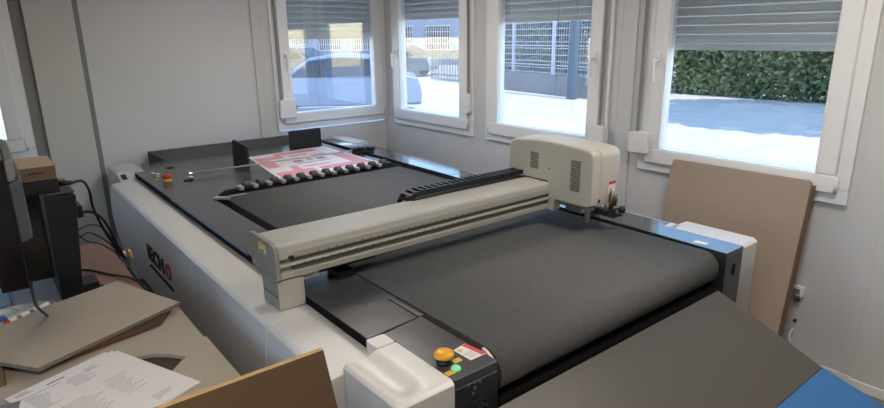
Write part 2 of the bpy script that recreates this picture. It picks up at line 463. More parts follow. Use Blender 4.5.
# corner caps
def cap(x0, x1, y0, y1, tongue, ztop, mirror=False, low=.28, name='corner_cap', scoop=True):
    """white moulded cap, scooped top; tongue=(x0,x1,y0,y1) flat strip; mirror: rim on the x0 side"""
    b = MB(); nx, ny = 18, 22
    def hgt(u, v):
        # u 0 outside ... 1 inside, v 0 end (front) ... 1 far
        if not scoop: return 0
        f = lambda t, a, c: max(0, min(1, (t-a)/(c-a)))
        sm = lambda t: t*t*(3-2*t)
        s = sm(f(u, .05, .28))*sm(1-f(u, .38, .66))*sm(f(v, .05, .3))
        edge = -.005*(1-sm(f(u, 0., .5)))*sm(f(v, .1, .8))
        return -.020*s*(1-.3*v)+edge
    r = .03
    grid = []
    for j in range(ny+1):
        row = []
        for i in range(nx+1):
            u = i/nx; v = j/ny
            x = (x0+(x1-x0)*u) if not mirror else (x1-(x1-x0)*u); y = y0+(y1-y0)*v
            z = ztop+hgt(u, v)
            # rounding of outer edges
            d = min(u*(x1-x0), v*abs(y1-y0))
            if d < .012: z -= .012-math.sqrt(max(0, .012**2-(.012-d)**2))
            # corner pull
            uu = u*(x1-x0); vv = v*abs(y1-y0)
            if uu < r and vv < r:
                dx = r-uu; dy = r-vv; L = max(dx, dy)
                q = L/math.hypot(dx, dy) if math.hypot(dx, dy) > 0 else 1
                sx = 1 if not mirror else -1
                xo = x0 if not mirror else x1
                x = xo+sx*(r-dx*q); y = y0+math.copysign(r-dy*q, y1-y0)
            row.append((x, y, z))
        grid.append(row)
    vs = [p for row in grid for p in row]; W = nx+1
    fs = [(j*W+i, j*W+i+1, (j+1)*W+i+1, (j+1)*W+i) for j in range(ny) for i in range(nx)]
    b.add(vs, fs, 0, True)
    per = [(i, 0) for i in range(nx+1)]+[(nx, j) for j in range(1, ny+1)]+[(i, ny) for i in range(nx-1, -1, -1)]+[(0, j) for j in range(ny-1, 0, -1)]
    top = [grid[j][i] for i, j in per]; n = len(top)
    b.add(top+[(p[0], p[1], low) for p in top], [(k, (k+1) % n, n+(k+1) % n, n+k) for k in range(n)], 0, True)
    o = len(b.v)-n; b.f.append([o+k for k in range(n)]); b.m.append(0); b.sm.append(False)
    if tongue: b.prism(rrect(tongue[0], tongue[1], tongue[2], tongue[3], .008), 'z', .76, ztop)
    return b.build(name, 'white', mach)
cap(.712, .898, 1.085, 1.365, (.832, .898, 1.37, 1.435), ZT, low=.10)
rc = cap(.735, .905, 4.955, 4.60, (.85, .905, 4.54, 4.61), ZT, low=.10, scoop=False)
MB().prism([(4.44, .10), (4.44, .806), (4.47, .812), (4.585, .846), (4.615, .848), (4.615, .10)], 'x', .737, .847).build('cap_base', 'white', mach)
MB().prism([(4.49, .819), (4.49, .822), (4.56, .8425), (4.56, .8395)], 'x', .752, .784).build('socket_hole', 'ink', mach)
cap(2.552, 2.71, 1.09, 1.44, (2.552, 2.62, 1.43, 1.475), ZT-.002, mirror=True, low=.10, scoop=False)
cap(2.60, 2.74, 4.97, 4.50, None, ZT+.004, mirror=True, low=.30, scoop=False)

# table plates
def plate(poly, name='table_plate', z1=ZT, th=.03, mk='table', bev=.0025):
    return MB().slab(poly, z1-th, z1).build(name, mk, mach, bevel=bev)
plate([(.84, 1.44), (1.05, 1.46), (1.05, 1.64), (1.078, 1.64), (1.078, 2.1), (1.035, 2.1), (1.035, 3.46), (1.16, 3.62), (.84, 3.62)])
plate([(.90, 1.087), (1.062, 1.087), (1.062, 1.455), (.90, 1.435)])
plate([(1.055, 1.46), (1.078, 1.46), (1.078, 1.636), (1.055, 1.636)], 'slot_cover')
# rear plates with seams
plate([(.84, 3.623), (1.40, 3.623), (1.40, 4.86), (.95, 4.86), (.912, 4.53), (.84, 4.53)])
plate([(1.403, 3.623), (2.40, 3.623), (2.40, 4.86), (1.403, 4.86)])
plate([(2.398, 1.087), (2.55, 1.087), (2.55, 1.475), (2.605, 1.475), (2.605, 3.0), (2.448, 3.0), (2.41, 1.5)], 'side_rail_plate', mk='rail')
plate([(2.452, 3.004), (2.605, 3.004), (2.66, 3.6), (2.67, 4.5), (2.60, 4.5), (2.60, 4.86), (2.48, 4.9)], 'side_rail_plate', mk='rail')
# dark cut for the holder slot next to the head
MB().box(2.462, 2.545, 1.70, 2.02, ZT+.0002, ZT+.0012).build('rail_slot', 'dark', mach)
# table edge below left plates
MB().box(.8392, .8398, 1.45, 4.52, .816, ZT-.003).box(.8398, .8399, 1.45, 4.52, .816, .84).build('table_edge_strip', 'dark', mach)
# slope board at the far end
b = MB().add([(1.125, 4.865, ZT-.03), (1.125, 4.865, ZT+.002), (1.035, 4.985, ZT+.062), (1.035, 4.985, ZT-.03), (2.36, 4.865, ZT-.03), (2.36, 4.865, ZT+.002), (2.36, 4.985, ZT+.062), (2.36, 4.985, ZT-.03)], [(0, 1, 2, 3), (4, 7, 6, 5), (0, 4, 5, 1), (1, 5, 6, 2), (2, 6, 7, 3), (3, 7, 4, 0)]); b.build('rear_ramp', 'table', mach, bevel=.002)
# small rear hole + labels
MB().box(1.05, 1.10, 4.50, 4.56, ZT+.0003, ZT+.0012).build('table_hole', 'dark', mach)

# conveyor belt
R_ = .072; yc = 1.172; zc = .848-R_
prof = []
for k in range(0, 25):
    a = math.radians(90+k*180/24); prof.append((yc+R_*math.cos(a), zc+R_*math.sin(a)))
for k in range(0, 13):
    a = math.radians(-90+k*180/12); prof.append((3.47+.05*math.cos(a), .796+.05*math.sin(a)))
b = MB().prism(prof, 'x', 1.092, 2.375, 0, True); b.build('conveyor_belt', 'belt', mach)
MB().box(1.078, 1.092, 1.15, 3.5, .70, .80).build('belt_channel', 'dark', mach); MB().box(2.375, 2.46, 1.18, 3.55, .68, .785).build('belt_channel', 'dark', mach)
b = MB().box(1.065, 2.39, 1.125, 1.165, .60, .705); b.build('front_beam', 'dark', mach)
b = MB().prism([(1.125, .60), (1.10, .63), (1.10, .69), (1.11, .70), (1.125, .70)], 'x', 1.07, 2.39); b.build('front_lip', 'dark', mach, bevel=.004)
# curved guide at belt corner (pale arc)
b = MB()
for k in range(5):
    a0 = math.radians(95+k*9); a1 = math.radians(95+(k+1)*9)
    for r in (0,): pass
    p = [(yc+(R_+.006)*math.cos(a0), zc+(R_+.006)*math.sin(a0)), (yc+(R_+.006)*math.cos(a1), zc+(R_+.006)*math.sin(a1)), (yc+(R_-.004)*math.cos(a1), zc+(R_-.004)*math.sin(a1)), (yc+(R_-.004)*math.cos(a0), zc+(R_-.004)*math.sin(a0))]
    b.prism(p, 'x', 1.07, 1.079)
b.build('belt_end_guide', 'white', mach)

# control boxes
b = MB().box(.90, 1.062, 1.085, 1.42, .45, ZT-.031); cb = b.build('control_box', 'black', mach, bevel=.003)
b = MB().cyl((.985, 1.085, .735), (.985, 1.055, .735), .017, n=20).box(.981, .989, 1.045, 1.056, .712, .758).cyl((.985, 1.085, .735), (.985, 1.078, .735), .026, n=24)
b.build('rotary_switch', 'plastic', cb, bevel=.001)
b = MB()
for (x, z) in ((.948, .818), (.972, .80), (.972, .818), (.990, .812), (.965, .785)): b.box(x-.004, x+.004, 1.0835, 1.085, z-.004, z+.004)
b.build('switch_marks', 'inkgrey', cb)
MB().box(1.0, 1.02, 1.0825, 1.085, .70, .72).build('switch_sticker', 'labelw', cb)
b = MB().box(2.398, 2.545, 1.085, 1.40, .45, ZT-.031); cb2 = b.build('control_box', 'black', mach, bevel=.003)
MB().prism(rrect(2.466, 2.480, .735, .785, .006), 'y', 1.082, 1.09).build('slot_opening', 'dark', cb2)
MB().prism([(2.43, 1.20), (2.47, 1.205), (2.465, 1.26), (2.425, 1.255)], 'z', ZT+.0003, ZT+.001).build('rating_sticker', 'labelw', mach)

# emergency button front
es = MB().lathe((.936, 1.178, ZT), [(.023, 0), (.023, .008), (.018, .010), (.018, .02)], mi=0).build('stop_button', 'plastic', mach)
MB().lathe((.936, 1.178, ZT+.018), [(.018, 0), (.028, .003), (.030, .009), (.027, .016), (.016, .020), (.004, .021)]).build('button_head', 'yellow', es, label='orange yellow mushroom head')
MB().lathe((.940, 1.130, ZT), [(.0145, 0), (.0145, .004), (.011, .008), (.003, .009)]).build('start_button', 'green', mach, label='green lit round button')
def rot_quad(cx, cy, w, h_, ang, z0=ZT+.0002, z1=ZT+.0012):
    c, s = math.cos(ang), math.sin(ang)
    return [(cx+c*a-s*b_, cy+s*a+c*b_) for a, b_ in ((-w/2, -h_/2), (w/2, -h_/2), (w/2, h_/2), (-w/2, h_/2))]
MB().slab(rot_quad(.972, 1.163, .028, .02, 0), ZT+.0002, ZT+.001).build('button_label', 'labely', mach)
MB().slab(rot_quad(.914, 1.125, .028, .02, 0), ZT+.0002, ZT+.001).build('button_label', 'labely', mach)
wl = MB().slab([(1.000, 1.213), (1.052, 1.222), (1.066, 1.138), (1.003, 1.138)], ZT+.0002, ZT+.001).build('warning_label', 'labelw', mach)
MB().slab([(1.036, 1.217), (1.052, 1.220), (1.065, 1.140), (1.048, 1.140)], ZT+.001, ZT+.0014).build('red_band', 'labelr', wl)
MB().slab([(1.006, 1.188), (1.028, 1.199), (1.008, 1.208)], ZT+.001, ZT+.0014).build('hazard_triangle', 'labely', wl)
b = MB()
for k in range(4): b.slab(rot_quad(1.012+k*.008, 1.162, .0016, .032, 0), ZT+.001, ZT+.0013)
b.build('label_print', 'inkgrey', wl)
# rear emergency button (red)
es = MB().lathe((.945, 4.09, ZT), [(.027, 0), (.027, .020)]).build('stop_button', 'labely', mach, label='rear stop button on yellow base')
MB().lathe((.945, 4.09, ZT+.022), [(.02, 0), (.030, .004), (.032, .012), (.030, .024), (.01, .028)]).build('button_head', 'red', es, label='red mushroom head')
for (x, y, k) in ((.937, 4.43, 'labelw'), (.955, 4.38, 'labelw'), (.935, 4.30, 'labely'), (.905, 4.20, 'labely')):
    MB().slab(rot_quad(x, y, .022, .04, 0), ZT+.0002, ZT+.001).build('button_label', k, mach)

# pinch rollers along the back of the belt
def roller():
    b = MB().cyl((-.018, 0, 0), (.018, 0, 0), .022, n=20).cyl((-.024, 0, 0), (-.021, 0, 0), .018, n=16).cyl((.021, 0, 0), (.024, 0, 0), .018, n=16)
    return b
x = 1.215
for k in range(12):
    px = 1.272+k*.0920
    off = Matrix.Translation((px, 3.562, ZT+.024))
    r0 = roller().xf(off).build('pinch_roller', 'rubber', mach)
    b = MB().box(px-.054, px-.023, 3.53, 3.60, ZT-.002, ZT+.022).box(px-.012, px+.012, 3.585, 3.635, ZT-.002, ZT+.014)
    b.build('roller_bracket', 'bracket', r0, bevel=.004)
MB().box(1.2, 2.33, 3.505, 3.53, ZT-.03, ZT-.014).build('roller_bar', 'bracket', mach, bevel=.002)
MB().box(1.12, 2.44, 3.50, 3.622, .76, ZT-.012).build('roller_trough', 'dark', mach)
b = MB().slab([(1.02, 3.42), (1.09, 3.36), (1.11, 3.38), (1.05, 3.46)], ZT, ZT+.012).box(1.09, 1.20, 3.375, 3.385, ZT+.012, ZT+.018); b.build('corner_clip', 'bracket', mach)
# cross rod
rod = MB().cyl((1.085, 4.09, ZT+.03), (2.50, 4.09, ZT+.03), .0065, n=14).build('cross_rod', 'bracket', mach)
MB().box(1.075, 1.105, 4.075, 4.105, ZT, ZT+.012).cyl((1.087, 4.09, ZT+.005), (1.087, 4.09, ZT+.052), .006, n=12).cyl((1.08, 4.09, ZT+.03), (1.105, 4.09, ZT+.03), .011, n=12).build('rod_holder', 'steel', rod, bevel=.002)
b = MB().box(2.36, 2.52, 4.05, 4.13, ZT, ZT+.02).box(2.40, 2.44, 4.06, 4.12, ZT+.02, ZT+.05).box(2.47, 2.52, 4.03, 4.11, ZT+.02, ZT+.045).cyl((2.34, 4.09, ZT+.035), (2.40, 4.09, ZT+.035), .014, n=12)
b.build('rod_holder', 'plastic', rod, bevel=.003)
MB().slab([(1.02, 4.0), (1.075, 3.99), (1.10, 4.05), (1.04, 4.07)], ZT+.0003, ZT+.001).build('table_hole', 'dark', mach)
# upright paper guides
b = MB().prism([(4.10, ZT), (4.10, 1.006), (4.115, 1.016), (4.36, 1.03), (4.385, 1.015), (4.40, ZT)], 'x', 1.492, 1.508); b.build('paper_guide', 'plastic', mach, bevel=.002)
b = MB().prism([(2.04, ZT), (2.04, 1.0), (2.055, 1.006), (2.32, 1.008), (2.33, .998), (2.33, ZT)], 'y', 4.59, 4.606); b.build('paper_guide', 'plastic', mach, bevel=.002)
# dark slot right of the back table + block
MB().box(2.402, 2.452, 3.6, 4.86, .70, .80).build('side_channel', 'dark', mach)
# blue sky reflection painted as a strip on the left table edge
MB().prism([(.838, 2.42), (.8395, 2.42), (.8395, 3.62), (.838, 3.62)], 'z', ZT-.010, ZT-.002).build('edge_reflection', 'trayb', mach, label='thin blue reflection painted along the table edge')

# ---- gantry
gan = MB()
gp = [(2.045, .945), (2.045, 1.054), (2.037, 1.061), (1.862, 1.061), (1.852, 1.054), (1.850, 1.030), (1.850, 1.008), (1.872, 1.006), (1.872, .990), (1.850, .988), (1.850, .978), (1.874, .975), (1.874, .958), (1.852, .955), (1.852, .934), (1.875, .928), (2.03, .928)]
b = MB().prism(gp, 'x', .745, 2.15)
gantry = b.build('gantry_beam', 'beam', mach, bevel=.002)
for z in (.998, .966):
    rl = MB().box(.80, 2.14, 1.858, 1.874, z-.006, z+.006)
    rl.build('linear_rail', 'aludk', gantry, bevel=.001)
scr = None
for z, x0_ in ((1.012, .90), (.982, .84)):
    for k in range(22):
        if scr is None:
            scr = MB().cyl((0, .001, 0), (0, -.0006, 0), .0026, n=8).build('screw', 'screw'); o_ = scr
        else:
            o_ = scr.copy(); COL.objects.link(o_)
        o_.parent = gantry; gw = gantry['_w']; o_.location = (x0_+k*.036-gw[0], 1.8492-gw[1], z-gw[2])
MB().box(.80, 2.14, 1.8486, 1.8506, .936, .953).build('alloy_strip', 'alu', gantry)
MB().prism([(1.8494, 1.008), (1.8494, 1.031), (1.8612, 1.0488), (1.8520, 1.0300), (1.8520, 1.008)], 'x', .80, 2.14).build('alloy_strip', 'alu', gantry)
ep = [(2.058, .945), (2.058, 1.066), (2.052, 1.070), (1.868, 1.070), (1.848, 1.060), (1.838, 1.036), (1.838, .940), (1.846, .930), (1.99, .930), (2.00, .935)]
plate_ = MB().prism(ep, 'x', .728, .745).build('end_plate', 'plategrey', gantry, bevel=.0015)
for (y, z) in ((2.035, .96), (2.035, 1.05), (1.86, .955), (1.90, .943), (1.95, .943)): MB().cyl((.7282, y, z), (.7262, y, z), .004, n=10).build('screw', 'steel', gantry)
st = MB().prism([(1.915, 1.018), (1.975, 1.02), (1.975, 1.052), (1.915, 1.05)], 'x', .7274, .728).build('warning_label', 'labelw', gantry)
MB().prism([(1.915, 1.034), (1.975, 1.036), (1.975, 1.052), (1.915, 1.05)], 'x', .7268, .7273).build('yellow_band', 'labely', gantry)
MB().prism([(1.925, 1.022), (1.962, 1.022), (1.962, 1.030), (1.925, 1.030)], 'x', .7268, .7273).build('label_print', 'inkgrey', gantry)
MB().cyl((.79, 1.852, 1.014), (.79, 1.842, 1.014), .006, n=12).box(.78, .80, 1.8435, 1.8475, 1.010, 1.018).build('cable_hook', 'ink', gantry)
foot = MB().box(.738, .838, 1.858, 1.99, .8165, .929).box(.838, .905, 1.87, 1.95, .905, .929).build('carriage_foot', 'beam', mach, bevel=.003)
MB().box(.7345, .7385, 1.859, 1.988, .82, .925).box(.7335, .7345, 1.859, 1.988, .868, .871, 1).build('foot_plate', ['plategrey', 'ink'], foot)
MB().box(2.32, 2.60, 1.89, 2.0, .90, 1.0).box(2.555, 2.60, 1.88, 2.02, ZT, .93).build('carriage_foot', 'black', mach, bevel=.003)
MB().box(1.0, 1.07, 1.90, 2.0, ZT+.001, ZT+.03).box(.88, 1.2, 1.95, 2.02, ZT+.03, .93).build('carriage_bracket', 'plastic', mach, bevel=.004)

# energy chain on top of the beam at the rear
b = MB(); N = 26
pts = [(1.415, 1.035), (1.423, 1.058), (1.44, 1.076), (1.468, 1.086)]
xx = 1.468
while xx < 2.15: xx += .034; pts.append((xx, 1.090))
for i in range(len(pts)-1):
    (xa, za), (xb, zb) = pts[i], pts[i+1]
    dx, dz = xb-xa, zb-za; L = math.hypot(dx, dz); nx_, nz_ = -dz/L, dx/L
    q = .92
    pr = [(xa+nx_*.006, za+nz_*.006), (xa+dx*q+nx_*.006, za+dz*q+nz_*.006), (xa+dx*q-nx_*.016, za+dz*q-nz_*.016), (xa-nx_*.016, za-nz_*.016)]
    b.prism(pr, 'y', 2.030, 2.037); b.prism(pr, 'y', 2.093, 2.10)
    q2 = .45
    pr = [(xa+nx_*.006, za+nz_*.006), (xa+dx*q2+nx_*.006, za+dz*q2+nz_*.006), (xa+dx*q2+nx_*.002, za+dz*q2+nz_*.002), (xa+nx_*.002, za+nz_*.002)]
    b.prism(pr, 'y', 2.037, 2.093)
b.build('cable_chain', 'plastic', mach)
MB().box(1.44, 2.14, 2.02, 2.11, 1.058, 1.064).build('chain_tray', 'plastic', mach)

# cutting head cover
HX0, HX1, HY0, HY1, HZ0, HZ1 = 2.14, 2.352, 1.60, 2.135, .985, 1.262
def head_profile(y0, y1, z0, z1, r1, r2, crown=.012):
    out = []
    n = 8
    out.append((y0+.02, z0)); out.append((y0+.004, z0+.008)); out.append((y0, z0+.03))
    for k in range(n+1):
        a = PI-(PI/2)*k/n; out.append((y0+r1+r1*math.cos(a), z1-r1-crown+r1*math.sin(a)))
    for k in range(1, 6): t = k/6; out.append((y0+r1+(y1-r2-y0-r1)*t, z1-crown+crown*math.sin(PI*t)))
    for k in range(n+1):
        a = PI/2-(PI/2)*k/n; out.append((y1-r2+r2*math.cos(a), z1-r2-crown+r2*math.sin(a)))
    return out
hp = head_profile(HY0, HY1, HZ0, HZ1, .042, .045)
core = hp+[(HY1, 1.068), (1.862, 1.068), (1.862, .985)]
core_notleg = core
b = MB()
# shell sections along X with a step (two-piece cover)
def sect(x, inset, pr=core):
    cy, cz = (HY0+HY1)/2, 1.12; out = []
    for (y, z) in pr:
        dy, dz = y-cy, z-cz
        yy = y-math.copysign(min(inset, abs(dy)), dy) if not (abs(y-1.862) < 1e-6) else y
        zz = z-inset if z > 1.08 else z
        out.append((x, yy, zz))
    return out
secs = [(HX0, .010), (HX0+.004, .003), (HX0+.012, 0), (HX0+.045, 0), (HX0+.049, .004), (HX0+.056, .004), (HX0+.060, 0), (HX1-.03, .0), (HX1-.012, .004), (HX1-.004, .010), (HX1, .02)]
rings = [sect(x, i) for x, i in secs]; n = len(core)
vs = [p for r in rings for p in r]
fs = [(k*n+i, k*n+(i+1) % n, (k+1)*n+(i+1) % n, (k+1)*n+i) for k in range(len(rings)-1) for i in range(n)]
b.add(vs, fs, 0, True)
b.f.append(list(range(n))[::-1]); b.m.append(0); b.sm.append(False)
o = (len(rings)-1)*n; b.f.append([o+i for i in range(n)]); b.m.append(0); b.sm.append(False)
b.prism([(1.828, .925), (1.862, .925), (1.862, .99), (1.82, .99)], 'x', HX0+.002, HX0+.05)
head = b.build('cutting_head', 'cream', mach)
em = head.modifiers.new('es', 'EDGE_SPLIT'); em.split_angle = math.radians(38)
def vent(y0, y1, z0, z1):
    b = MB(); nsl = int((z1-z0)/.0085)
    for k in range(nsl):
        z = z0+k*(z1-z0)/nsl
        b.prism([(y0, z), (y1, z), (y1, z+.0045), (y0, z+.0045)], 'x', HX0-.0006, HX0+.001)
    return b.build('vent', 'screw', head)
vent(1.930, 1.984, 1.117, 1.200); vent(1.672, 1.728, 1.047, 1.195)
b = MB()
for (y, z) in ((1.86, 1.249), (1.86, 1.13), (2.06, 1.088)): b.cyl((HX0+.001, y, z), (HX0-.0012, y, z), .004, n=10)
b.build('screw', 'screw', head)
MB().cyl((2.195, HY0+.002, 1.01), (2.195, HY0-.001, 1.01), .008, n=14).build('round_hole', 'ink', head)
MB().box(2.258, 2.310, HY0-.0012, HY0+.001, 1.038, 1.092).build('warning_label', 'labelw', head)
MB().box(2.258, 2.310, HY0-.002, HY0-.0012, 1.078, 1.092).build('red_band', 'red', head)
MB().prism([(2.268, 1.046), (2.283, 1.046), (2.2755, 1.062)], 'y', HY0-.002, HY0-.0012).build('hazard_triangle', 'labelr', head)
b = MB()
for (x, y, z0, z1, r) in ((2.27, 1.585, .955, 1.045, .010), (2.29, 1.58, .975, 1.03, .008), (2.255, 1.60, .94, .985, .009)):
    b.cyl((x, y, z0), (x, y, z1), r, n=12); b.cyl((x, y, (z0+z1)/2-.008), (x, y, (z0+z1)/2+.008), r*1.5, n=6, smooth=False)
b.cyl((2.27, 1.585, .965), (2.315, 1.56, .965), .008, n=10)
b.build('air_valve', 'brass', head)
MB().cyl((2.305, 1.565, .955), (2.325, 1.553, .955), .018, n=14).box(2.24, 2.30, 1.58, 1.63, .93, .955).build('valve_knob', 'plastic', head, bevel=.002)
b = MB().box(2.18, 2.32, 1.66, 1.84, .955, .984).box(2.20, 2.30, 1.70, 1.80, .925, .956).cyl((2.20, 1.665, .984), (2.20, 1.665, .90), .012, n=14).cyl((2.27, 1.72, .93), (2.27, 1.72, .865), .014, n=14).cyl((2.27, 1.72, .866), (2.27, 1.72, .852), .004, n=10)
b.build('tool_holder', 'steel', head, bevel=.002)
MB().box(2.155, 2.325, 1.87, 2.05, .94, 1.06).build('head_slide', 'plastic', head)

# outfeed tray in front
tr = MB()
def incl(xa, xb, ya, za, yb, zb, th):
    return [(xa, ya, za), (xb, ya, za), (xb, yb, zb), (xa, yb, zb)], th
P0 = (1.052, .728); P1 = (.640, .562); P2 = (.15, .425)
tray = MB().prism([P0, P1, (P1[0], P1[1]-.018), (P0[0], P0[1]-.018)], 'x', .93, 2.285).build('outfeed_tray', 'trayg', mach, bevel=.002)
MB().prism([(P1[0]-.001, P1[1]), P2, (P2[0], P2[1]-.018), (P1[0]-.001, P1[1]-.018)], 'x', .93, 2.285).build('blue_flap', 'trayb', tray, bevel=.002, label='blue lower flap')
MB().box(1.0, 1.06, 1.02, 1.125, .55, .69).box(2.15, 2.21, 1.02, 1.125, .55, .69).build('tray_bracket', 'dark', tray)
for x in (1.2, 2.0):
    MB().box(x-.015, x+.015, .3, .33, 0, P2[1]+.02).build('tray_leg', 'dark', tray)

# printed sheet on the table
t = thing('printed_sheet', 'pink and white printed sheet lying on the black rear table under the rod', 'printed sheet', (1.95, 4.1, ZT))
SA, SB, SC, SD = Vector((1.53, 3.625)), Vector((2.33, 3.60)), Vector((2.34, 4.575)), Vector((1.655, 4.53))
def sp_(u, v):
    p = SA*(1-u)*(1-v)+SB*u*(1-v)+SC*u*v+SD*(1-u)*v; return (p.x, p.y)
MB().slab([sp_(0, .0), sp_(1, .0), sp_(1, 1), sp_(0, 1)], ZT+.0004, ZT+.0014).build('sheet', 'paperw', t)
def patch(mk, name, rects, dz):
    b = MB()
    for (u0, u1, v0, v1) in rects: b.slab([sp_(u0, v0), sp_(u1, v0), sp_(u1, v1), sp_(u0, v1)], ZT+.0014, ZT+.0016+dz)
    b.build(name, mk, t)
patch('pink', 'pink_print', [(.03, .33, .74, .86), (.03, .16, .42, .74), (.03, .40, .06, .24), (.28, .80, .86, .96), (.40, .62, .74, .80), (.45, .97, .12, .24), (.82, .97, .24, .62), (.22, .30, .24, .40), (.62, .80, .66, .74), (.36, .62, .30, .34), (.50, .56, .52, .60)], 0)
patch('pinkd', 'grey_print', [(.34, .44, .50, .58), (.60, .70, .50, .58), (.34, .70, .44, .46), (.30, .74, .62, .64)], 0)

# ------------------------------------------------------------------ leaning board
t = thing('leaning_board', 'large brown fibreboard sheet leaning against the wall under the right window', 'board', (3.1, 1.45, 0))
b = MB()
# board local: u along Y (0.. .73), w up
prof = rrect(1.085, 1.835, 0, 1.04, .02, corners=(0, 1, 0, 0))
prof = [(p[0], p[1]) for p in rrect(1.085, 1.835, 0, 1.045, .02)]
b.prism(prof, 'x', -.009, .009)
tilt = math.atan2(.17, 1.03)
mt = Matrix.Translation((3.045, 0, .003)) @ Matrix.Rotation(tilt, 4, 'Y')
b.xf(mt).build('board_face', 'board', t)
b = MB().box(-.0085, .0085, 1.10, 1.822, 1.0452, 1.0462).xf(mt); b.build('edge_highlight', 'boardhighlight', t)  # pale strip paints the highlight along the board's top edge
t = thing('backing_board', 'thin dark corrugated sheet standing right behind the brown leaning board', 'board', (3.1, 1.4, 0))
b = MB()
for k in range(30): b.box(.0115+(k % 2)*.002, .0155+(k % 2)*.002, 1.070, 1.80, .004+k*.034, .004+(k+1)*.034)
b.xf(mt).build('corrugated_sheet', 'card', t)

# ------------------------------------------------------------------ desk and things on it
t = thing('desk', 'reddish brown desk on the left covered with boards and papers', 'desk', (-.2, 2.0, 0))
MB().box(-.95, .44, .62, 3.38, .715, .745).build('desktop', 'desk', t, bevel=.003)
for (x, y) in ((-.9, .68), (.39, .68), (-.9, 3.32), (.39, 3.32)):
    MB().box(x-.025, x+.025, y-.025, y+.025, 0, .715).build('leg', 'plastic', t, bevel=.003)
MB().box(-.85, .35, 3.30, 3.33, .60, .715).box(-.85, .35, .67, .70, .60, .715).build('stretcher', 'plastic', t)
DZ = .7455
# cut board with curved hole lying on desk, overhanging
b = MB()
outer = [(-.24, 1.40), (.505, 1.40), (.505, 1.955), (.497, 1.958), (.497, 2.30), (.30, 2.42), (-.24, 2.28)]
hx = [(.27, 1.972)] ; hole = []
P = [(.27, 1.965), (.33, 1.945), (.37, 1.91), (.410, 1.858), (.385, 1.835), (.345, 1.79), (.30, 1.75), (.25, 1.80), (.235, 1.90)]
me_b = bmesh.new()
def fill_holed(outer, inner, z0, z1, name, mk, parent):
    bm = bmesh.new(); edges = []
    for loop in (outer, inner):
        vs = [bm.verts.new((x, y, z1)) for x, y in loop]
        for i in range(len(vs)): edges.append(bm.edges.new((vs[i], vs[(i+1) % len(vs)])))
    bmesh.ops.triangle_fill(bm, edges=edges, use_beauty=True)
    r = bmesh.ops.extrude_face_region(bm, geom=list(bm.faces))
    for v in [g for g in r['geom'] if isinstance(g, bmesh.types.BMVert)]: v.co.z = z0
    bmesh.ops.recalc_face_normals(bm, faces=bm.faces)
    me = bpy.data.meshes.new(name)
    off = parent.get('_w')
    for v in bm.verts: v.co -= Vector(off)
    bm.to_mesh(me); bm.free(); me.materials.append(M[mk])
    o = bpy.data.objects.new(name, me); COL.objects.link(o); o.parent = parent; o['_w'] = tuple(off); return o
t = thing('cut_out_board', 'beige board with a curved cut-out lying under the papers on the desk', 'board', (.1, 1.9, DZ))
fill_holed(outer, P, DZ+.004, DZ+.016, 'board_sheet', 'mdf', t)
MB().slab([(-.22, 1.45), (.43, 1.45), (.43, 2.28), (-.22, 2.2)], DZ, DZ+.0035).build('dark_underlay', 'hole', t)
# small step sheet below
# tilted board on top
Zb = .80
C = [Vector((.494, 2.213, .795)), Vector((.353, 2.592, .80)), Vector((-.20, 2.44, .80)), Vector((-.15, 2.18, .80)), Vector((.026, 2.005, .80))]
t = thing('loose_board', 'beige rectangular board lying tilted on top of the desk stack', 'board', (.2, 2.3, .78))
poly = [(.494, 2.213), (.353, 2.592), (-.115, 2.395), (-.125, 2.33), (.026, 2.005)]
poly = [(.494, 2.213), (.353, 2.592), (-.16, 2.375), (.026, 2.005)]
poly = [(.494, 2.213), (.353, 2.592), (-.18, 2.40), (-.20, 2.31), (.026, 2.005)]
MB().slab(poly, Zb-.014, Zb, 0, 1).build('board_sheet', ['mdf', 'mdfedge'], t, bevel=.001)
t = thing('redbrown_board', 'dark board with reddish edge wedged beneath the tilted beige board', 'board', (.2, 2.2, .77))
MB().slab([(.405, 2.135), (.472, 2.245), (.18, 2.45), (-.05, 2.25), (.07, 2.06)], .7685, .7845, 0, 1).build('board_sheet', ['hole', 'redbrown'], t)

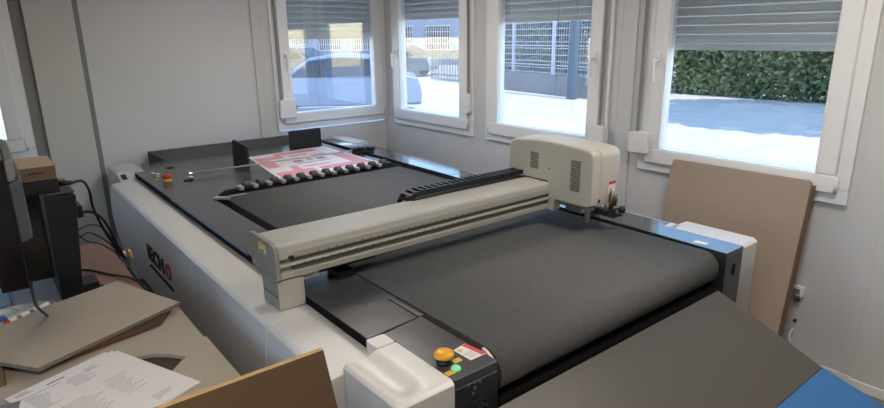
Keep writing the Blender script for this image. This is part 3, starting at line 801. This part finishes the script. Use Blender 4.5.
# papers
def paper(cx, cy, ang, z, label, w=.21, l=.297, lines=True, seed=0):
    rnd = random.Random(seed); c, s = math.cos(ang), math.sin(ang)
    t = thing('paper_sheet', label, 'paper', (cx, cy, z), 'printed papers on the desk')
    def q(u, v): return (cx+c*u-s*v, cy+s*u+c*v)
    b = MB(); nx, ny = 6, 6; vs = []
    for j in range(ny+1):
        for i in range(nx+1):
            u = -l/2+l*i/nx; v = -w/2+w*j/ny; p = q(u, v)
            vs.append((p[0], p[1], z+.0007))
    b.slab([q(-l/2, -w/2), q(l/2, -w/2), q(l/2, w/2), q(-l/2, w/2)], z, z+.0008)
    b.build('sheet', 'paper', t)
    if lines:
        b = MB()
        def line(u0, u1, v, h_=.0016): b.slab([q(u0, v), q(u1, v), q(u1, v+h_), q(u0, v+h_)], z+.0008, z+.0010)
        b2 = MB()
        b2.slab([q(-.05, w/2-.035), q(.0, w/2-.035), q(.0, w/2-.030), q(-.05, w/2-.030)], z+.0008, z+.0010)
        b2.slab([q(-.13, w/2-.052), q(-.02, w/2-.052), q(-.02, w/2-.0505), q(-.13, w/2-.0505)], z+.0008, z+.0010)
        b2.build('heading_print', 'ink', t)
        for k in range(4): line(-.13, -.13+.03+.04*rnd.random(), w/2-.014-.005*k)
        for k in range(12): line(-.125, -.125+.03+.03*rnd.random(), w/2-.062-.008*k)
        for k in range(7): line(-.02+.01*rnd.random(), .03+.04*rnd.random(), w/2-.062-.009*k)
        for k in range(10): line(-.12+.02*rnd.random(), -.03+.05*rnd.random(), w/2-.19-.012*k); line(.03+.01*rnd.random(), .07+.05*rnd.random(), w/2-.17-.013*k)
        for k in range(4): line(.05, .075+.04*rnd.random(), w/2-.045-.007*k)
        for k in range(4): line(.06, .075+.05*rnd.random(), -w/2+.03+.008*k)
        b.build('text_print', 'inkgrey', t)
    return t
pz = DZ+.0168
# direction of the long side: from lower left (2,395) to upper right (100,350)
A0 = math.atan2(2.0-1.86, .215-(-.085))
paper(.185, 1.80, .40, pz, 'lowest white paper sheet of the pile on the desk, sticking out at the right', w=.40, l=.297)
paper(.170, 1.785, .46, pz+.0011, 'white paper sheet second from the bottom of the desk pile', seed=2, w=.40, l=.28)
paper(.160, 1.81, .34, pz+.0022, 'white paper sheet under the topmost one of the desk pile', seed=3, w=.40, l=.29)
paper(.150, 1.80, .385, pz+.0033, 'topmost white printed sheet of the paper pile on the desk', seed=4, w=.42, l=.297)
# cardboard carton with flap at the bottom of the frame
t = thing('cardboard_carton', 'brown cardboard carton at the near end of the desk with its far flap standing up', 'box', (.42, 1.0, DZ))
b = MB().box(.20, .585, .80, 1.19, DZ, DZ+.004).box(.20, .585, 1.185, 1.19, DZ, .81).box(.20, .585, .80, .805, DZ, .81).box(.20, .205, .80, 1.19, DZ, .81).box(.58, .585, .80, 1.19, DZ, .81)
b.build('carton_body', 'card', t)
fl = MB().add([(-.03, 1.192, .81), (.605, 1.192, .81), (.572, 1.192, 1.018), (-.03, 1.192, 1.018), (-.03, 1.207, .81), (.605, 1.207, .81), (.572, 1.207, 1.018), (-.03, 1.207, 1.018)],
     [(0, 1, 2, 3), (5, 4, 7, 6), (1, 5, 6, 2), (4, 0, 3, 7), (4, 5, 1, 0)], 0).add([(-.03, 1.192, 1.018), (.572, 1.192, 1.018), (.572, 1.207, 1.018), (-.03, 1.207, 1.018)], [(0, 1, 2, 3)], 1)
fl.build('flap', ['card', 'cardedge'], t)

# left monitor seen edge-on (close)
t = thing('computer_monitor', 'monitor seen from its edge at the left border with grey back cover', 'monitor', (0, 2.05, DZ))
mm = Matrix.Translation((.036, 1.90, 0)) @ Matrix.Rotation(math.radians(-1.0), 4, 'Z')
MB().box(-.052, .012, 0, .50, 1.09, 1.455).xf(mm).build('screen_panel', 'screen', t, bevel=.004)
b = MB().prism([(.0125, .02), (.042, .05), (.046, .12), (.046, .38), (.036, .46), (.0125, .48)], 'z', 1.215, 1.385)
b.xf(mm).build('back_cover', 'greyplastic', t, bevel=.006)
b = MB().prism([(.0125, .01), (.030, .03), (.036, .12), (.036, .38), (.030, .46), (.0125, .49)], 'z', 1.388, 1.448)
b.xf(mm).build('back_cover', 'greylight', t, bevel=.006)
MB().box(-.42, -.38, .20, .28, .76, 1.30).box(-.52, -.31, .10, .40, DZ+.0005, .76).box(-.39, -.051, .22, .26, 1.20, 1.28).xf(mm).build('monitor_stand', 'plastic', t, bevel=.004)
MB().tube([(.052, 1.93, 1.095), (.052, 1.98, 1.05), (.060, 2.12, .95), (.092, 2.40, .80)], .0045).build('power_cord', 'cable', t)

# rear black monitor
t = thing('office_monitor', 'wide black monitor facing the room at the far left of the desk', 'monitor', (-.1, 2.72, DZ))
MB().box(-.42, .157, 2.70, 2.735, .835, 1.183).build('monitor_panel', 'plastic', t, bevel=.006)
MB().box(-.40, .145, 2.698, 2.7005, .855, 1.168).build('screen', 'screen', t)
MB().box(-.17, -.10, 2.737, 2.78, .76, 1.0).box(-.25, 0, 2.70, 2.90, DZ+.0005, .76).build('monitor_stand', 'plastic', t, bevel=.003)
# tower
t = thing('computer_tower', 'tall black computer case standing between the monitors and the machine', 'computer', (.19, 2.8, DZ))
b = MB().add([(.158, 2.66, DZ), (.236, 2.66, DZ), (.270, 2.62, 1.175), (.168, 2.62, 1.185), (.158, 2.98, DZ), (.236, 2.98, DZ), (.262, 2.94, 1.175), (.168, 2.94, 1.185)],
    [(0, 1, 2, 3), (5, 4, 7, 6), (1, 5, 6, 2), (4, 0, 3, 7), (3, 2, 6, 7), (0, 4, 5, 1)], 0)
b.build('tower_case', 'plastic', t, bevel=.006)
MB().box(.172, .268, 2.64, 2.92, 1.181, 1.187).build('tower_lid', 'greyplastic', t, bevel=.002)
MB().box(.236, .30, 2.665, 2.78, DZ+.0005, .79).build('side_foot', 'plastic', t, bevel=.004)
MB().box(.262, .30, 2.78, 2.88, 1.04, 1.09).build('connector_block', 'plastic', t, bevel=.003)
MB().box(.258, .290, 2.765, 2.779, 1.015, 1.030).build('metal_port', 'steel', t)
t = thing('power_supply', 'black power brick lying on top of the computer case under the small box', 'power supply', (.17, 2.75, 1.187))
MB().box(.10, .225, 2.66, 2.86, 1.1875, 1.238).build('brick', 'plastic', t, bevel=.004)
b = MB().cyl((.225, 2.70, 1.212), (.275, 2.69, 1.210), .012, .008, n=12)
b.build('plug', 'plastic', t)
MB().tube([(.27, 2.69, 1.210), (.31, 2.72, 1.205), (.335, 2.78, 1.15), (.345, 2.83, 1.06), (.375, 2.88, .95), (.405, 2.93, .87), (.43, 2.96, .80)], .0055).build('cord', 'cable', t)
t = thing('small_carton', 'small light brown cardboard box stacked on the black power brick', 'box', (.16, 2.78, 1.239))
b = MB().box(.085, .222, 2.66, 2.90, 1.239, 1.292); b.build('carton', 'card', t, bevel=.002)
MB().box(.084, .223, 2.659, 2.901, 1.292, 1.295).build('lid', 'cardlight', t)
b = MB()
for k in range(5): b.box(.135+k*.011, .142+k*.011, 2.6575, 2.66, 1.266, 1.272)
b.build('print', 'ink', t)
# connector ends and cables
def cable(name, label, pts, r=.004, mk='cable'):
    return tag(MB().tube(pts, r).build(name, mk), label, 'cable', 'cables at the desk edge')
cable('black_cable', 'thick black cable arching from the computer case down to the desk edge', [(.30, 2.83, 1.05), (.335, 2.83, 1.045), (.375, 2.85, 1.0), (.405, 2.90, .92), (.43, 2.95, .83), (.450, 2.97, .77)], .0055)
cable('black_cable', 'thin black cable of the loose bundle, uppermost one beside the computer case', [(.27, 2.80, .985), (.32, 2.83, .99), (.37, 2.88, .955), (.42, 2.94, .86), (.455, 2.99, .79)], .003)
cable('black_cable', 'thin black cable of the loose bundle, middle one beside the computer case', [(.27, 2.80, .95), (.31, 2.82, .96), (.36, 2.88, .91), (.41, 2.94, .84), (.45, 3.0, .77)], .003)
cable('black_cable', 'thin black cable of the loose bundle, lowest one hanging in a loop', [(.27, 2.80, .965), (.30, 2.81, .925), (.35, 2.86, .89), (.40, 2.92, .83), (.46, 2.97, .76)], .003)
cable('black_cable', 'black cable lying across the reddish desktop towards the machine', [(.25, 2.99, DZ+.005), (.30, 2.95, DZ+.005), (.37, 2.82, DZ+.005), (.43, 2.70, DZ+.006), (.47, 2.62, DZ-.05), (.48, 2.6, .5)], .0045)
cable('black_cable', 'short black cable on the desktop behind the beige board', [(.305, 2.70, DZ+.012), (.34, 2.66, DZ+.006), (.38, 2.60, DZ+.006), (.40, 2.55, DZ+.006)], .0035)
tag(MB().cyl((.452, 2.965, .80), (.458, 2.98, .765), .0055, n=12).build('white_plug', 'cablew'), 'small white plug hanging at the desk edge', 'plug')
tag(MB().cyl((.475, 2.97, .80), (.487, 2.98, .745), .006, n=12).build('yellow_plug', 'labely'), 'small yellow plug hanging beside the white plug', 'plug')
# desk clutter
t = thing('plastic_bag', 'crumpled clear plastic bag on the desk under the black monitor', 'plastic bag', (.03, 2.58, DZ))
b = MB(); nx, ny = 16, 12; vs = []; rnd = random.Random(3)
for j in range(ny+1):
    for i in range(nx+1):
        u = i/nx; v = j/ny
        vs.append((-.2+.34*u+rnd.uniform(-.004, .004), 2.55+.14*v, DZ+.003+.035*math.sin(PI*u)**.5*math.sin(PI*v)**.5*rnd.uniform(.5, 1)))
b.add(vs, [(j*(nx+1)+i, j*(nx+1)+i+1, (j+1)*(nx+1)+i+1, (j+1)*(nx+1)+i) for j in range(ny) for i in range(nx)], 0, False)
b.build('bag_film', 'bag', t)
t = thing('blue_packet', 'flat blue and white packet on the desk beside the plastic bag', 'packet', (-.06, 2.47, DZ))
MB().slab([(-.20, 2.43), (-.02, 2.49), (-.03, 2.53), (-.20, 2.49)], DZ+.036, DZ+.048).build('packet_wrap', 'bluepk', t, bevel=.003)
MB().slab([(-.20, 2.35), (-.03, 2.44), (-.04, 2.54), (-.20, 2.50)], DZ+.0005, DZ+.035).build('packet_body', 'labelw', t, bevel=.008)
for k, (x, y, lab) in enumerate(((-.005, 2.455, 'white marker pen with red tip lying on the desk, leftmost of the pens'), (.03, 2.475, 'white marker pen in the middle of the three on the desk'), (.07, 2.50, 'white marker pen nearest the computer case on the desk'))):
    t = thing('marker_pen', lab, 'marker', (x, y, DZ), 'white marker pens on the desk')
    MB().cyl((x-.015, y-.02, .80), (x+.035, y+.02, .80), .009, n=12).cyl((x-.01, y-.01, DZ), (x-.01, y-.01, .793), .012, n=8).build('pen_barrel', 'labelw', t)
    MB().cyl((x-.025, y-.028, .80), (x-.015, y-.02, .80), .0095, n=12).build('pen_cap', 'red' if k == 0 else 'greylight', t)
t = tag(MB().box(-.24, -.058, 2.03, 2.15, DZ+.017, .781).build('brown_box', 'card'), 'small dark brown box at the left border beneath the tilted board', 'box')
tag(MB().slab([(-.25, 1.70), (-.07, 1.70), (-.03, 1.90), (-.25, 1.93)], DZ+.0165, DZ+.022).build('grey_folder', 'greylight'), 'grey folder edge at the bottom left corner of the desk', 'folder')

# ------------------------------------------------------------------ outdoors
GZ = -.1
tag(MB().box(-25, 45, YF+WALL_T+.02, 55, GZ-.2, GZ).box(XR+WALL_T+.02, 45, -25, YF+WALL_T+.02, GZ-.2, GZ).build('pavement', 'pave'), 'pale sunlit pavement outside the windows', 'pavement', kind='structure')
# low wall and mesh fence
def pt(t_, a, b_): return (a[0]+(b_[0]-a[0])*t_, a[1]+(b_[1]-a[1])*t_)
FA, FB = (15.35, 17.4), (14.3, 10.6)
ang = math.atan2(FB[1]-FA[1], FB[0]-FA[0]); Lf = math.hypot(FB[0]-FA[0], FB[1]-FA[1])
fm = Matrix.Translation((FA[0], FA[1], GZ)) @ Matrix.Rotation(ang, 4, 'Z')
tag(MB().box(-.1, Lf, 0, .25, 0, .62).xf(fm).build('low_wall', 'concrete'), 'low pale concrete wall under the mesh fence across the yard', 'wall')
t = thing('mesh_fence', 'tall welded wire mesh fence on the low wall across the yard', 'fence', (FA[0], FA[1], GZ))
b = MB(); k = 0.
while k < Lf: b.box(k, k+.012, .11, .122, .62, 2.6); k += .11
for z in (.66, .82, 1.02, 1.22, 1.42, 1.62, 1.82, 2.02, 2.22, 2.42, 2.6): b.box(0, Lf, .10, .125, z, z+.022)
for z in (.9, 1.5): b.box(0, Lf, .09, .13, z, z+.03)
b.xf(fm).build('wire_mesh', 'fence', t)
k = 0.3
for k in (.35, 2.45, 4.55, 6.65):
    MB().box(k, k+.08, .08, .16, 0.6, 2.7).xf(fm).build('post', 'fence', t)
t = tag(MB().prism(rrect(13.95, 14.15, 11.32, 11.58, .03), 'z', GZ, 4.5).build('steel_column', 'column', bevel=.02), 'thick grey blue steel column standing in the yard behind the bright pavement', 'column')
# leafy hedge
def leaves(b, fn, n, size, seed):
    rnd = random.Random(seed)
    for _ in range(n):
        p = Vector(fn(rnd)); s_ = size*rnd.uniform(.6, 1.4)
        u = Vector((rnd.uniform(-1, 1), rnd.uniform(-1, 1), rnd.uniform(-.6, .6))).normalized(); w = u.orthogonal().normalized()
        w = (w*math.cos(rnd.random()*6)+u.cross(w)*math.sin(rnd.random()*6)).normalized()
        b.add([p-u*s_, p+w*s_*.5, p+u*s_, p-w*s_*.5], [(0, 1, 2, 3)], 0)
def hedge(x0, x1, y0, y1, h_, label, seed, n=5000):
    t = thing('leafy_hedge', label, 'hedge', ((x0+x1)/2, (y0+y1)/2, GZ))
    b = MB()
    leaves(b, lambda r: (r.uniform(x0, x1), r.uniform(y0, y1), GZ+h_*(r.random()**.8)+.12*math.sin(r.random()*9)), n, .085, seed)
    b.build('foliage', 'leaf', t)
    b = MB(); y = y0+.3; rnd = random.Random(seed)
    while y < y1:
        xm = (x0+x1)/2+rnd.uniform(-.2, .2); b.cyl((xm, y, GZ), (xm+rnd.uniform(-.1, .1), y, GZ+h_*.8), .05, .02, n=6); y += .8
    b.build('stems', 'bark', t)
hedge(15.9, 16.9, 10.7, 18.5, 3.4, 'green hedge growing behind the mesh fence', 1, 34000)
hedge(17.6, 18.8, 5.2, 10.6, 2.6, 'shaded green hedge seen through the large right window', 2, 26000)
def tree(x, y, h_, r, label, seed, n=5000):
    t = thing('shade_tree', label, 'tree', (x, y, GZ), 'trees shading the yard')
    MB().tube([(x, y, GZ), (x+.1, y, GZ+h_*.4), (x, y+.1, GZ+h_*.8)], .14).build('trunk', 'bark', t)
    def fn(rr):
        while True:
            a = Vector((rr.uniform(-1, 1), rr.uniform(-1, 1), rr.uniform(-1, 1)))
            if a.length < 1: break
        return (x+a.x*r, y+a.y*r, GZ+h_+a.z*r*.6)
    b = MB(); leaves(b, fn, n, .22, seed); b.build('crown', 'leaf', t)
tree(14.4, .4, 7.6, 3.2, 'leafy tree in the yard nearest the building corner', 5)
tree(21.5, 2.8, 9.0, 2.9, 'leafy tree in the yard farther from the building', 6)
# far building
t = thing('far_building', 'blue grey building with barred windows beyond the parked cars', 'building', (24, 33, GZ))
bm_ = Matrix.Translation((22.5, 34.5, GZ)) @ Matrix.Rotation(math.radians(-50), 4, 'Z')
MB().box(-16, 9, 0, 6, 0, 6).xf(bm_).build('facade', 'bldg', t)
for k in range(9):
    x0 = -14.5+k*2.5
    w_ = MB().box(x0, x0+1.6, -.05, .02, 1.0, 2.5).xf(bm_).build('window', 'carglass', t)
    b = MB()
    for q in range(11): b.box(x0+.02+q*.155, x0+.05+q*.155, -.12, -.09, .95, 2.55)
    for q in range(5): b.box(x0-.05, x0+1.65, -.12, -.09, 1.0+q*.37, 1.03+q*.37)
    b.xf(bm_).build('window_bars', 'fence', w_)
# railing in front
t = thing('railing', 'pale metal railing by the pavement seen in the second window', 'fence', (19, 22, GZ))
rm = Matrix.Translation((16.3, 18.6, GZ)) @ Matrix.Rotation(math.radians(85), 4, 'Z')
b = MB()
for k in range(25): b.box(k*.12, k*.12+.03, 0, .03, 0, 1.25)
b.box(0, 2.95, -.01, .04, 1.2, 1.26).box(0, 2.95, -.01, .04, .2, .25); b.xf(rm).build('bars', 'cardark', t)
# cars
def car(cx, cy, ang, mk, label):
    t = thing('parked_car', label, 'car', (cx, cy, GZ))
    m_ = Matrix.Translation((cx, cy, GZ)) @ Matrix.Rotation(ang, 4, 'Z')
    side = [(-2.1, .28), (-2.12, .62), (-1.95, .82), (-1.2, .93), (-.55, 1.38), (.1, 1.47), (.95, 1.42), (1.65, 1.0), (2.0, .92), (2.1, .6), (2.08, .28)]
    def bod(b, pr, yw, inset, mi=0):
        vs = []
        for sgn in (-1, 1):
            for (x, z) in pr:
                k = yw-(max(0, z-.9)*inset); vs.append((x, sgn*k, z))
        n = len(pr)
        b.add(vs, [tuple(range(n))[::-1], tuple(range(n, 2*n))]+[(i, (i+1) % n, n+(i+1) % n, n+i) for i in range(n)], mi, False)
    b = MB(); bod(b, side, .86, .35); b.xf(m_).build('car_body', mk, t, bevel=.05, seg=3)
    b = MB()
    for sgn in (-1, 1):
        pr = [(-1.02, .95), (-.52, 1.33), (.08, 1.40), (.9, 1.35), (1.4, .99)]
        vs = [(x, sgn*(.867-(z-.9)*.35), z) for x, z in pr]; b.add(vs, [tuple(range(5))])
    b.add([(-1.17, -.75, .95), (-1.17, .75, .95), (-.58, .64, 1.37), (-.58, -.64, 1.37)], [(0, 1, 2, 3)])
    b.add([(1.62, -.75, 1.03), (1.62, .75, 1.03), (1.02, .64, 1.40), (1.02, -.64, 1.40)], [(0, 1, 2, 3)])
    b.xf(m_).build('car_window', 'carglass', t)
    for sx in (-1.3, 1.3):
        for sy in (-.8, .8):
            MB().cyl((sx, sy-.1, .31), (sx, sy+.1, .31), .31, n=24).xf(m_).build('wheel', 'rubber', t)
    return t
car(7.25, 13.3, math.radians(-34), 'carblue', 'silver blue parked car seen through the far wall window')
car(16.6, 24.6, math.radians(-55), 'cardark', 'dark blue parked car seen through the second window')
car(12.0, 26.5, math.radians(-60), 'cardark', 'dark parked car farther back beyond the silver one in the far wall window')

# ------------------------------------------------------------------ light
sun = bpy.data.lights.new('sun', 'SUN'); sun.energy = 2.6; sun.angle = .01; sun.color = (1, .95, .88)
so = bpy.data.objects.new('sun', sun); COL.objects.link(so)
sd = Vector((-.06, -1, 1.35)).normalized()
so.rotation_euler = sd.to_track_quat('Z', 'Y').to_euler()
w = bpy.data.worlds.new('world'); S.world = w; w.use_nodes = True
nt = w.node_tree; bg = nt.nodes['Background']
sk = nt.nodes.new('ShaderNodeTexSky'); sk.sky_type = 'NISHITA'; sk.sun_disc = False; sk.ozone_density = 4.0; sk.dust_density = .2; sk.air_density = 1.3; sk.sun_elevation = math.radians(53); sk.sun_rotation = math.radians(180)
nt.links.new(sk.outputs[0], bg.inputs[0]); bg.inputs[1].default_value = .24

# ------------------------------------------------------------------ camera
cam = bpy.data.cameras.new('camera'); cam.sensor_width = 36; cam.lens = 24.0755; cam.clip_start = .05; cam.clip_end = 200
co = bpy.data.objects.new('camera', cam); COL.objects.link(co)
Rm = Matrix(((0.78088294, 0.17965001, -0.59828732), (-0.62456464, 0.20633655, -0.75322257), (-0.0118679, 0.96184775, 0.27332774)))
co.matrix_world = Matrix.Translation((0, 0, 1.75)) @ Rm.to_4x4()
S.camera = co
S.view_settings.view_transform = 'Standard'; S.view_settings.look = 'None'; S.view_settings.gamma = 1; S.view_settings.use_curve_mapping = False
S.view_settings.exposure = 1.98
for o in bpy.data.objects:
    if '_w' in o: del o['_w']
